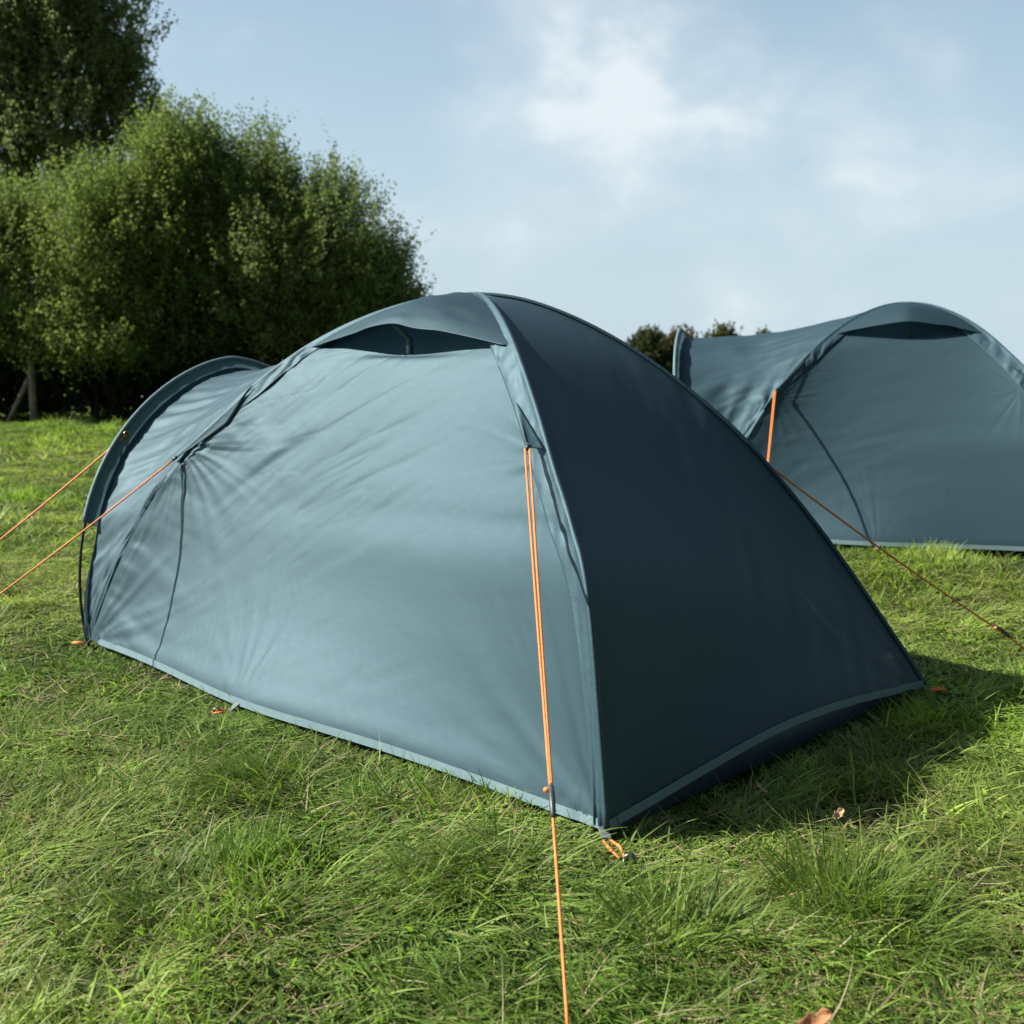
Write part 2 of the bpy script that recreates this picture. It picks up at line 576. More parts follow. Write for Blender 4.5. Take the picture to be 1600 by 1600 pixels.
def make_tent(loc, rot, seed, label, group, tilt=None, hem_lift=0.014, length=2.49, LEAN=0.231, mid_u=0.565, wr=2.62, tabF=0.0, HH=1.05, wa=1.1):
    set_length(length)
    rng = np.random.default_rng(seed)
    root = empty('dome_tent', (loc[0], loc[1], loc[2]), rot)
    if tilt:
        root.rotation_euler = (tilt[0], tilt[1], rot)
    tag(root, label, 'tent', group)
    fly = M['fly']
    SV = 0.298                         # pole parameter of the vent slit

    def side_bow(u, z):
        k = 0.055 * np.exp(-((u - mid_u) / 0.20) ** 2) * np.exp(-(z / 0.22) ** 2)
        return k[..., None] * np.array([0, 1.0, 0])

    def side_raw(s, u):
        return panel_pt('N', 'F', s, u, 0.104, (0, -1, 0), side_bow)

    def lift(P, mid):
        """keep the hem off the grass"""
        z = P[..., 2]
        P[..., 2] = z + (hem_lift + mid) * np.exp(-(z / 0.16) ** 2)
        return P

    # ---- near side panel, up to the vent slit
    s = np.concatenate([np.linspace(0, 0.06, 34)[:-1], np.linspace(0.06, SV, 108)])
    u = np.linspace(0, 1, 250)
    S, U = np.meshgrid(s, u, indexing='ij')
    P = lift(side_raw(S, U), 0 * U)
    X, Z = P[..., 0], P[..., 2]
    Xf = X
    d = fan(Xf, Z, L_ / 2, 0.0, 11, 0.45, 0.006, seed + 1, -0.1, 3.3)
    d += fan(Xf, Z, L_ / 2 - 0.32, 0.74, 9, 0.22, 0.0045, seed + 2)
    d += fan(Xf, Z, -L_ / 2 + 0.42, 0.80, 8, 0.14, 0.003, seed + 3)
    d += fan(Xf, Z, -L_ / 2, 0.0, 8, 0.22, 0.012, seed + 4, -0.1, 1.8)
    d += fan(Xf, Z, L_ * (mid_u - 0.5), 0.03, 8, 0.16, 0.003, seed + 5, 0.1, 3.1)
    msk = smooth(fbm(Xf * 1.1 + 4, Z * 1.1, seed + 7, 2), -0.25, 0.45)
    d += 0.0034 * msk * streaks(Xf, Z, wr, 0.42, 0.055, seed + 8) * smooth(U, 0.05, 0.75)
    d += 0.0018 * streaks(Xf, Z, wr - 0.1, 0.20, 0.028, seed + 9) * msk * smooth(U, 0.15, 0.8)
    for q_, (a_, lx_, ly_, am_) in enumerate(((wr + 0.1, 0.55, 0.040, 0.0016), (wr - 0.22, 0.40, 0.032, 0.0013), (wr + 0.35, 0.35, 0.036, 0.0011))):
        sn_ = streaks(Xf, Z, a_, lx_, ly_, seed + 60 + q_)
        d -= am_ * np.exp(-(sn_ / 0.10) ** 2) * smooth(fbm(Xf * 2.3 + q_ * 9, Z * 2.3, seed + 64 + q_, 2), -0.05, 0.35) * smooth(U, 0.0, 0.4)
    d += 0.0032 * fbm(Xf * 1.6, Z * 1.2, seed + 10, 2)
    along = Z * 1.25
    d += 0.0030 * noise(along * 24 + U * 9, U * 7, seed + 71) * np.exp(-U / 0.09) * smooth(fbm(along * 2.2, U, seed + 72, 2), -0.4, 0.3)
    d += 0.0045 * noise(along * 15 - U * 14, U * 6, seed + 73) * np.exp(-(1 - U) / 0.12)
    d += 0.0022 * noise(along * 34 - U * 20, U * 9, seed + 74) * np.exp(-(1 - U) / 0.10)
    d += 0.003 * streaks(Xf, Z, 3.0, 0.3, 0.03, seed + 12) * np.exp(-((pchip(np.full_like(S, SV)) - Z) / 0.07) ** 2)
    edge = np.minimum(smooth(U, 0, 0.03), smooth(1 - U, 0, 0.02))
    nrm = normals(P)
    if nrm[40, 120, 1] < 0:
        nrm = -nrm
    P = P + nrm * (wa * d * edge)[..., None]
    # slit edge drops a little at the middle
    tp = np.exp(-((S - SV) / 0.012) ** 2) * np.exp(-((U - 0.47) / 0.22) ** 2)
    P[..., 2] -= 0.02 * tp
    SIDE_TOP = P[-1].copy()
    SIDE_BOT = P[0].copy()
    sp = grid_obj('side_panel', P, fly, root, 0.0)

    def hem_strip(line, inward, parent, h=0.015):
        low = line + np.array([0, 0, -0.006]) - np.array(inward) * 0.004
        up = line + np.array([0, 0, h]) - np.array(inward) * 0.001 + np.array(inward) * h * 0.14
        ho = grid_obj('hem', np.stack([low, up], 0), M['hem'], parent, 0.0025)
        ho.data.polygons.foreach_set('use_smooth', np.zeros(len(ho.data.polygons), dtype=bool))

    hem_strip(SIDE_BOT[:-4], (0, -1, 0), sp)

    # ---- vent: recessed mesh, hood above it, prop
    ss = np.linspace(SV, 0.5, 40)
    uu = np.linspace(0, 1, 80)
    S2, U2 = np.meshgrid(ss, uu, indexing='ij')
    Pv = side_raw(S2, U2)
    bell = np.sin(np.pi * U2) ** 0.8
    Pin = Pv + bell[..., None] * np.array([0, -0.05, -0.035]) * smooth(0.5 - S2, 0.0, 0.1)[..., None]
    Pin[0] = SIDE_TOP[np.linspace(0, 249, 80).astype(int)] + np.array([0, -0.004, 0])
    grid_obj('vent_mesh', Pin, fly, root, 0.0)
    um = 0.50
    tri = np.where(U2 < um, U2 / um, (1 - U2) / (1 - um))
    peak = (1 - np.sqrt((1 - tri) ** 2 + 0.015)) * 0.85 + 0.15 * bell
    fall = smooth(0.5 - S2, 0.0, 0.205)
    Ph = Pv + (peak * fall)[..., None] * np.array([0, 0.050, 0.076])
    Ph[..., 2] += 0.001 + 0.006 * bell
    dd = 0.0045 * noise(Ph[..., 0] * 9, Ph[..., 1] * 26, seed + 20) * np.sin(np.pi * U2)
    Ph[..., 2] += dd
    hood = grid_obj('vent_hood', Ph, M['thin'], root, 0.0)
    tip = Ph[0]
    rim = MB()
    rim.tube(tip[3:-3] + np.array([0, 0.001, -0.001]), 0.0022, 6)
    rim.build('hood_rim', M['sleeve'], hood)
    pm = MB()
    a0 = tip[40] + np.array([0, -0.01, -0.004])
    b0 = SIDE_TOP[118] + np.array([0, -0.002, 0.004])
    w = np.array([0.012, 0, 0])
    cc = (a0 + b0) / 2 + np.array([0.0, -0.03, 0.0])
    strip = np.array([[a0 - w, a0 + w], [cc - w, cc + w], [b0 - w, b0 + w]])
    pm.add(strip.reshape(-1, 3), [(0, 1, 3, 2), (2, 3, 5, 4)])
    po = pm.build('vent_prop', M['dark'], root)
    sm = po.modifiers.new('thickness', 'SOLIDIFY')
    sm.thickness = 0.008

    # ---- far side panel
    s = np.linspace(0, 0.5, 70)
    u = np.linspace(0, 1, 70)
    S, U = np.meshgrid(s, u, indexing='ij')
    P = lift(panel_pt('R', 'G', S, U, 0.104, (0, 1, 0)), 0 * U)
    d = 0.008 * fbm(P[..., 0] * 3, P[..., 2] * 3, seed + 30, 3)
    P[..., 1] += d * np.sin(np.pi * U)
    fp = grid_obj('side_panel', P, fly, root, 0.0, True)
    hem_strip(P[0], (0, 1, 0), fp)

    # ---- back panel
    s = np.concatenate([np.linspace(0, 0.06, 26)[:-1], np.linspace(0.06, 0.5, 110)])
    u = np.linspace(0, 1, 160)
    S, U = np.meshgrid(s, u, indexing='ij')
    P = panel_pt('N', 'R', S, U, 0.03, (1, 0, 0))
    P = lift(P, 0.058 * np.sin(np.pi * U) ** 1.2)
    Yc, Z = P[..., 1], P[..., 2]
    d = fan(Yc, Z, W_ / 2, 0.0, 8, 0.20, 0.010, seed + 41, 1.3, 3.3)
    d += fan(Yc, Z, -W_ / 2, 0.0, 8, 0.20, 0.007, seed + 42, -0.1, 1.8)
    d += 0.0035 * streaks(Yc, Z, -0.9, 0.35, 0.05, seed + 43) * smooth(U, 0.3, 0.8)
    d += 0.006 * fbm(Yc * 1.7, Z * 1.7, seed + 44, 2)
    d += 0.0035 * streaks(Yc, Z, 0.35, 0.18, 0.022, seed + 45) * np.exp(-((Z - 1.03) / 0.09) ** 2) * smooth(fbm(Yc * 3, Z * 2, seed + 46, 2), 0, 0.4)
    d *= np.minimum(smooth(U, 0, 0.05), smooth(1 - U, 0, 0.05)) * smooth(0.5 - S, 0, 0.06)
    P[..., 0] -= d
    bp = grid_obj('back_panel', P, fly, root, 0.0, True)
    BACK_BOT = P[0].copy()
    hem_strip(BACK_BOT, (1, 0, 0), bp)

    def back_at(sv, uv):
        return panel_pt('N', 'R', sv, uv, 0.03, (1, 0, 0))

    # ---- porch: hoop, brim, roof, door

    def hoop(v, inset=0.0, back=0.0):
        ph = np.pi * np.asarray(v, float)
        c, sn = np.cos(ph), np.sin(ph)
        y = (W_ / 2 - inset * 0.8 + 0.002) * np.sign(c) * np.abs(c) ** 1.247
        z = (HH - inset) * np.abs(sn) ** 0.846
        x = L_ / 2 + LEAN * (z / HH) ** 0.646 - back
        return np.stack([x, y, z], -1)

    FIN = 0.058

    def inner(v):
        v = np.asarray(v, float)
        k = smooth(np.minimum(v, 1 - v), 0.0, 0.10)
        Pz = hoop(v, 0.0, 0.0)
        Pi = hoop(v, FIN, 0.012)
        return Pz * (1 - k)[..., None] + Pi * k[..., None]

    def dome(v):
        v = np.asarray(v, float)
        A = pole_pt('F', np.minimum(v, 0.5))
        B = pole_pt('G', np.minimum(1 - v, 0.5))
        return np.where((v < 0.5)[..., None], A, B)

    v = np.concatenate([np.linspace(0, 0.08, 24)[:-1], np.linspace(0.08, 0.92, 140), np.linspace(0.92, 1, 12)[1:]])
    w = np.linspace(0, 1, 60)
    V2, W2 = np.meshgrid(v, w, indexing='ij')
    P = dome(V2) * (1 - W2)[..., None] + inner(V2) * W2[..., None]
    sg = 0.055 * 4 * W2 * (1 - W2) * np.sin(np.pi * V2) ** 0.7
    ce = np.array([L_ / 2 * 0.9, 0, 0.35])
    dr = ce - P
    dr /= np.linalg.norm(dr, axis=-1)[..., None]
    P = P + dr * sg[..., None]
    Yq, Xq, Zq = P[..., 1], P[..., 0], P[..., 2]
    arc = V2 * 3.0
    d = 0.007 * noise(arc * 9, W2 * 1.6, seed + 51) + 0.006 * noise(arc * 22, W2 * 2.4 + 5, seed + 52) + 0.003 * noise(arc * 46 + W2 * 6, W2 * 3.1 + 2, seed + 55)
    d += 0.006 * noise(arc * 6 + W2 * 5, W2 * 6 - arc * 3, seed + 53)
    d += fan(arc, W2 * 0.6, 0.40, 0.0, 6, 0.22, 0.014, seed + 54)
    d *= smooth(W2, 0, 0.06) * smooth(1 - W2, 0, 0.05)
    P = P - dr * d[..., None]
    grid_obj('porch_panel', P, fly, root, 0.0)

    v = np.linspace(0.115, 0.885, 110)
    rows = []
    for k in np.linspace(0, 1, 6):
        q = hoop(v) * (1 - k) + inner(v) * k
        q[:, 0] += -0.006 * math.sin(math.pi * k) + 0.003 * noise(v * 60, np.full_like(v, k * 3), seed + 60)
        rows.append(q)
    brim = grid_obj('porch_brim', np.stack(rows, 0), M['thin'], root, 0.0)
    pip = MB()
    pip.tube(hoop(v) + np.array([0.0, 0, 0.001]), 0.0085, 8)
    pip.build('pole_pocket', M['hem'], brim)
    pv = np.linspace(0.0, 0.125, 24)
    for flipv in (False, True):
        pp = MB()
        q = hoop(1 - pv if flipv else pv)
        q[:, 2] -= 0.02
        pp.tube(q, 0.0058, 8)
        pp.build('porch_pole', M['pole'], root)
    # eyelets where the guys pull on the brim
    EY = hoop(np.array([0.243]))[0] * 0.7 + inner(np.array([0.243]))[0] * 0.3 + np.array([-0.008, 0, 0])
    ey = MB()
    th = np.linspace(0, 2 * np.pi, 15)
    ring = EY + 0.011 * np.stack([0 * th - 0.3 * np.sin(th) * 0, np.cos(th), np.sin(th)], -1)
    ey.tube(ring, 0.004, 6)
    ey.build('eyelet', M['brass'], brim)
    # door
    vv = np.linspace(0.0, 0.5, 50)
    uu = np.linspace(0, 1, 50)
    V3, U3 = np.meshgrid(vv, uu, indexing='ij')
    P = inner(V3) * (1 - U3)[..., None] + inner(1 - V3) * U3[..., None]
    kick = np.exp(-(P[..., 2] / 0.17) ** 2) * smooth(np.minimum(U3, 1 - U3), 0.0, 0.08)
    P[..., 0] += 0.13 * kick + 0.02 * fbm(P[..., 1] * 4, P[..., 2] * 3, seed + 70, 2) * np.sin(np.pi * U3) - 0.01
    P[..., 2] += 0.02
    dp = grid_obj('door', P, fly, root, 0.0)

    # ---- pole sleeves along the side panels
    def sleeve(corner, near, s0, s1, wid, name='pole_sleeve', rough_seed=0):
        n = 150
        s = np.linspace(s0, s1, n)
        other = {('N', True): 'F', ('F', True): 'N', ('R', False): 'G', ('G', False): 'R'}[(corner, near)]
        span = np.abs(pole_pt(corner, s)[:, 0] - pole_pt(other, s)[:, 0]) + 1e-4
        k = np.linspace(-0.35, 1, 22)
        P = np.zeros((n, 22, 3))
        wv = wid * (0.35 + 0.65 * smooth(s, 0.0, 0.10)) * (0.45 + 0.55 * smooth(0.5 - s, 0.0, 0.16))
        if corner in 'FG':
            wv = wv * smooth(s, s0 - 0.01, s0 + 0.10)
        for j, kk in enumerate(k):
            if kk >= 0:
                uu_ = np.minimum(kk * wv / span, 0.5)
                q = panel_pt(corner, other, s, uu_, 0.104, (0, -1 if near else 1, 0))
            else:
                q = pole_pt(corner, s)
                pb = {'N': 'R', 'R': 'N', 'F': 'G', 'G': 'F'}[corner]
                sp2 = np.abs(pole_pt(corner, s)[:, 1] - pole_pt(pb, s)[:, 1]) + 1e-4
                uu_ = np.minimum(-kk * 0.022 / sp2, 0.5)
                q = panel_pt(corner, pb, s, uu_, 0.03, (1 if corner in 'NR' else -1, 0, 0))
            P[:, j] = q
        P = lift(P, 0)
        ctr = np.array([0, 0, 0.25])
        out = P - ctr
        out /= np.linalg.norm(out, axis=-1)[..., None]
        nr = normals(P)
        sgn = np.sign((nr * out).sum(-1).mean())
        nr = nr * sgn
        nv = 0.5 * nr + 0.5 * out
        nv /= np.linalg.norm(nv, axis=-1)[..., None]
        K = np.broadcast_to(k, (n, 22))
        bul = 0.0065 * np.exp(-(K / 0.15) ** 2) + 0.0035 + 0.002 * np.sin(np.pi * np.clip(K, 0, 1))
        Sg = np.broadcast_to(s[:, None] * 3.9, (n, 22))
        puck = 0.0085 * noise((Sg + K * 0.16) * 17, K * 1.1, seed + 80 + rough_seed) + 0.0048 * noise((Sg + K * 0.12) * 42, K * 1.5, seed + 81 + rough_seed)
        amp = smooth(0.33 - Sg / 3.9, 0.0, 0.07) * smooth(K, 0.02, 0.3) * smooth(1 - K, 0.0, 0.25) * (0.5 + 0.9 * smooth(fbm(Sg * 1.5, 0 * Sg, seed + 83 + rough_seed, 2), -0.3, 0.4))
        P = P + nv * (bul + puck * amp + 0.002)[..., None]
        so = grid_obj(name, P, M['sleeve'], root, 0.002, flip=(sgn < 0))
        return P

    SN = sleeve('N', True, 0.0, 0.5, 0.105)
    SF = sleeve('F', True, 0.132, 0.5, 0.075, rough_seed=5)
    SR = sleeve('R', False, 0.0, 0.5, 0.07, rough_seed=9)
    SG = sleeve('G', False, 0.132, 0.5, 0.07, rough_seed=13)

    # ---- guy tabs: little fabric triangles pulled out of the sleeves
    def tab(A, B, tip, mat='sleeve'):
        n = 10
        rows = []
        for i in range(n):
            k = i / (n - 1)
            a_, b_ = A * (1 - k) + tip * k, B * (1 - k) + tip * k
            wv = np.linspace(0, 1, 6)[:, None]
            line = a_ * (1 - wv) + b_ * wv
            line = line + (np.array([0, 0, -0.006]) * np.sin(np.pi * wv) * math.sin(math.pi * k))
            rows.append(line)
        P = np.stack(rows, 0)
        grid_obj('guy_tab', P, M[mat], root, 0.003)
        b = MB()
        d_ = tip - (A + B) / 2
        d_ /= np.linalg.norm(d_)
        b.tube([tip - d_ * 0.010, tip + d_ * 0.012], 0.0055, 8)
        b.build('tab_ring', M['plastic'], root)
        return tip + d_ * 0.012

    def side_pt(sv, uv, off=0.0):
        q = side_raw(np.array([sv]), np.array([uv]))[0]
        return q + np.array([0, 1, 0.35]) * off

    tips = {}
    tips['N'] = tab(side_pt(0.222, 0.055, 0.008), side_pt(0.172, 0.002, 0.016), side_pt(0.170, 0.028, 0.045), 'dark')
    pf = pole_pt('F', np.array([0.235, 0.138 + tabF]))
    tips['F'] = tab(pf[0] + np.array([0, 0.02, 0.0]), side_pt(0.178 + tabF, 0.955, 0.008), pf[1] + np.array([0.012, 0.028, 0.0]), 'sleeve')
    pr = pole_pt('R', np.array([0.27, 0.203]))
    tips['R'] = tab(pr[0] + np.array([0, -0.02, 0]), pr[1] + np.array([0.06, -0.02, 0.02]), pr[1] + np.array([-0.006, -0.014, -0.03]), 'sleeve')
    pg = pole_pt('G', np.array([0.25, 0.172]))
    tips['G'] = tab(pg[0] + np.array([0, -0.02, 0]), pg[1] + np.array([-0.06, -0.02, 0.02]), pg[1] + np.array([0.045, -0.075, -0.01]), 'sleeve')
    tips['E'] = EY

    # ---- groundsheet tub under the fly
    zt = np.array([0.0, 0.05, 0.10, 0.14])
    ring = []
    ns = 40
    ins = 0.004
    cs = [(-L_ / 2 + ins, W_ / 2 - 0.03), (L_ / 2 - 0.5, W_ / 2 - 0.09), (L_ / 2 - 0.5, -W_ / 2 + 0.09), (-L_ / 2 + ins, -W_ / 2 + 0.04)]
    for i in range(4):
        p, q = np.array(cs[i]), np.array(cs[(i + 1) % 4])
        for k in np.linspace(0, 1, ns, endpoint=False):
            ring.append(p * (1 - k) + q * k)
    ring.append(ring[0])
    ring = np.array(ring)
    rows = []
    for z in zt:
        jig = 0.010 * noise(np.arange(len(ring)) * 0.35, np.full(len(ring), z * 20), seed + 90)
        cc_ = ring * np.array([1 - z * 0.30, 1 - z * 0.75]) + jig[:, None] * np.sign(ring) * 0.5
        if z == 0:
            cc_ = ring * 1.0
        rows.append(np.concatenate([cc_, np.full((len(ring), 1), z - 0.006)], 1))
    floor = np.concatenate([ring * 0.0, np.full((len(ring), 1), 0.0)], 1)
    grid_obj('groundsheet', np.stack([floor] + rows, 0), M['tub'], root)

    # ---- webbing and bungee loops that tie the hem down
    def loop(pt, out, ln=0.11, spread=0.016):
        out = np.array([out[0], out[1], 0.0])
        out /= np.linalg.norm(out)
        sd = np.array([-out[1], out[0], 0])
        lw = pt + np.array([0, 0, -0.002])
        wb = MB()
        e_ = lw + out * 0.028 + np.array([0, 0, -0.018])
        q = np.array([[lw - sd * 0.012, lw + sd * 0.012], [e_ - sd * 0.010, e_ + sd * 0.010]])
        wb.add(q.reshape(-1, 3), [(0, 1, 3, 2)])
        o = wb.build('loop_webbing', M['webbing'], root, False)
        m_ = o.modifiers.new('thickness', 'SOLIDIFY')
        m_.thickness = 0.004
        pg_ = e_ + out * ln + np.array([0, 0, -0.045])
        pg_[2] = max(pg_[2], 0.0)
        bl = MB()
        for sg_ in (-1, 1):
            bl.tube([e_ + sd * spread * sg_ * 0.6, (e_ + pg_) / 2 + sd * spread * sg_ + np.array([0, 0, 0.004]), pg_ + sd * 0.006 * sg_], 0.0036, 7)
        bl.build('peg_loop', M['cord'], root)
        return pg_

    LP = {}
    LP['N'] = loop(SIDE_BOT[1], (-0.92, 0.58), 0.105, 0.013)
    LP['mid'] = loop(SIDE_BOT[int(249 * mid_u)], (0.1, 1), 0.055, 0.013)
    LP['F'] = loop(SIDE_BOT[-2], (0.8, 0.6), 0.045, 0.009)
    LP['R'] = loop(BACK_BOT[-2], (-0.7, -0.7), 0.05, 0.009)
    # reinforcement patch on the near back corner
    pa = np.array([[side_pt(0.0, 0.075, 0.008), side_pt(0.0, 0.0, 0.008)], [side_pt(0.016, 0.002, 0.010), side_pt(0.016, 0.0, 0.010)]])
    mw = Matrix.Translation(root.location) @ root.rotation_euler.to_matrix().to_4x4()
    W = lambda p: np.array(mw @ Vector(p))
    return root, {k: W(p) for k, p in tips.items()}, {k: W(p) for k, p in LP.items()}


TG = 'matching dark teal dome tents pitched on the grass'
tent1, tip1, loop1 = make_tent((T1_LOC[0], T1_LOC[1], 0.0), T1_ROT, 11,
                               'large dark teal dome tent in the foreground with pale sunlit side and black shaded back', TG)
tent2, tip2, loop2 = make_tent((T2_LOC[0], T2_LOC[1], 0.094), T2_ROT, 47,
                               'shaded blue grey dome tent standing behind the foreground tent at the right edge', TG, length=1.96, LEAN=0.29, mid_u=0.56, wr=3.0, tabF=0.03, HH=1.125, wa=0.5)

# ------------------------------------------------------------------ guy ropes and pegs
GG = 'orange guy ropes holding the tents'


def gz(p):
    return np.array([p[0], p[1], float(ground_z(p[0], p[1]))])


def guy(tipw, pegw, slide, label, r=0.0030, slider=True, spread=0.006, sag=0.012):
    root = empty('guy_rope', gz(pegw))
    tag(root, label, 'guy rope', GG)
    o = np.array(root.location)
    A, B = np.asarray(tipw) - o, np.asarray(pegw) - o
    d = (B - A) / np.linalg.norm(B - A)
    sd = np.cross(d, [0, 0, 1])
    sd /= np.linalg.norm(sd)
    k = np.linspace(0, slide, 24)
    sg = -sag * np.sin(np.pi * np.linspace(0, 1, 24))
    base = A + (B - A) * k[:, None] + np.stack([0 * k, 0 * k, sg], 1)
    for s_ in (-1, 1):
        mb = MB()
        off = sd * s_ * (spread * (1 - 0.8 * (k / slide)[:, None]))
        mb.tube(base + off, r, 7)
        mb.build('cord', M['cord'], root)
    mb = MB()
    k2 = np.linspace(slide, 1.0, 12)
    mb.tube(A + (B - A) * k2[:, None], r, 7)
    mb.build('cord', M['cord'], root)
    if slider:
        c = A + (B - A) * slide
        up = np.cross(sd, d)
        sl = MB()
        sl.tube([c - d * 0.038 + up * 0.002, c - d * 0.03 + up * 0.004, c + up * 0.006, c + d * 0.03 + up * 0.004, c + d * 0.036 + up * 0.002], [0.003, 0.0052, 0.0058, 0.0052, 0.003], 8)
        so = sl.build('slider', M['plastic'], root)
        kn = MB()
        kc = c - d * 0.026 + sd * 0.008
        th = np.linspace(0, np.pi, 7)
        kn.tube([kc + sd * 0.007 * math.cos(t_) for t_ in th], 0.001 + 0.005 * np.sin(th), 8)
        kn.build('knot', M['cord'], root)
    return root


def peg(p, label, lean=(0.3, -0.5)):
    root = empty('tent_peg', gz(p) + np.array([0, 0, -0.018]))
    tag(root, label, 'tent peg', 'steel tent pegs')
    mb = MB()
    ln = np.array([lean[0], lean[1], 2.0])
    ln /= np.linalg.norm(ln)
    mb.tube([-ln * 0.12, ln * 0.035], 0.004, 8)
    mb.build('shaft', M['steel'], root)
    hk = MB()
    t_ = np.linspace(0, math.pi * 1.1, 9)
    hk.tube([ln * 0.035 + np.array([0.010 * (1 - math.cos(q)), 0, 0.010 * math.sin(q)]) for q in t_], 0.004, 8)
    hk.build('hook', M['steel'], root)


PEG_A = gz((0.087, 1.655)) + np.array([0, 0, 0.02])
PEG_B = gz((-2.06, 3.60)) + np.array([0, 0, 0.02])
PEG_C = gz((-2.36, 4.08)) + np.array([0, 0, 0.02])
PEG_D = gz((1.83, 3.72)) + np.array([0, 0, 0.02])
guy(tip1['N'], PEG_A, 0.715, 'orange guy rope with grey slider in front of the pale tent side')
guy(tip1['F'], PEG_B, 0.9, 'lower of the two orange guy ropes leaving the foreground tent towards the left edge', spread=0.0035, r=0.0026)
guy(tip1['E'], PEG_C, 0.9, 'upper orange guy rope tied to the eyelet on the foreground tent porch brim', spread=0.006)
guy(tip1['R'], PEG_D, 0.80, 'long orange guy rope crossing the right hand tent down to the right edge', spread=0.010)
guy(tip2['F'], gz((1.12, 5.2)) + np.array([0, 0, 0.02]), 0.9, 'short visible orange guy rope hanging off the pale tab of the shaded rear tent', spread=0.004)
guy(tip2['E'], gz((0.35, 6.2)) + np.array([0, 0, 0.02]), 0.9, 'orange guy rope end on the porch brim of the shaded rear tent', spread=0.006)
guy(tip2['N'], gz((3.75, 5.3)) + np.array([0, 0, 0.02]), 0.8, 'orange guy rope leaving the right side of the shaded rear tent')
peg(loop1['N'], 'steel tent peg in the grass under the near corner of the foreground tent')
peg(loop1['mid'], 'steel tent peg under the middle of the pale foreground tent side', (0, 0.5))
peg(loop2['mid'], 'steel tent peg under the middle of the shaded rear tent', (0, -0.5))

# ------------------------------------------------------------------ grass
def in_tent(x, y, loc, rot, mx, my):
    ln_ = 2.49 if loc is T1_LOC else 1.96
    c, s = math.cos(-rot), math.sin(-rot)
    dx, dy = x - loc[0], y - loc[1]
    lx, ly = dx * c - dy * s, dx * s + dy * c
    return (np.abs(lx) < ln_ / 2 - mx) & (np.abs(ly) < W_ / 2 - my)


def blades(x, y, length, theta, lean, curl, width, nseg, col):
    """flat tapering blades that rise, bend over and lie along theta"""
    n = len(x)
    t = np.linspace(0, 1, nseg + 1)
    dirx, diry = np.cos(theta), np.sin(theta)
    px, pz = np.zeros((n, nseg + 1)), np.zeros((n, nseg + 1))
    for k in range(1, nseg + 1):
        ang = np.clip(lean + curl * (t[k] - 0.5 / nseg), 0, 1.9)
        px[:, k] = px[:, k - 1] + np.sin(ang) * length / nseg
        pz[:, k] = pz[:, k - 1] + np.cos(ang) * length / nseg
    side = theta + np.pi / 2 + np.random.default_rng(3).normal(0, 0.5, n)
    sxx, syy = np.cos(side), np.sin(side)
    w = width[:, None] * (1 - t[None, :] ** 1.8) * 0.5 + 0.0002
    bend = (np.random.default_rng(4).normal(0, 0.22, n) * length)[:, None] * t[None, :] ** 2
    cxp = x[:, None] + px * dirx[:, None] - bend * diry[:, None]
    cyp = y[:, None] + px * diry[:, None] + bend * dirx[:, None]
    z0 = ground_z(x, y) - 0.006
    czp = z0[:, None] + pz
    zmin = ground_z(cxp, cyp) + 0.004 + 0.014 * np.random.default_rng(6).random((n, 1)) * t[None, :]
    czp = np.where(t[None, :] > 0, np.maximum(czp, zmin), czp)
    Lf = np.stack([cxp - w * sxx[:, None], cyp - w * syy[:, None], czp], -1)
    Rt = np.stack([cxp + w * sxx[:, None], cyp + w * syy[:, None], czp + w * 0.35], -1)
    V = np.stack([Lf, Rt], 2).reshape(n, -1, 3)
    m = 2 * (nseg + 1)
    q = np.array([[2 * k, 2 * k + 1, 2 * k + 3, 2 * k + 2] for k in range(nseg)])
    F = (np.arange(n)[:, None, None] * m + q[None]).reshape(-1, 4)
    cc = np.repeat(col[:, None], m, 1)
    return V.reshape(-1, 3), F, cc.reshape(-1, 3)


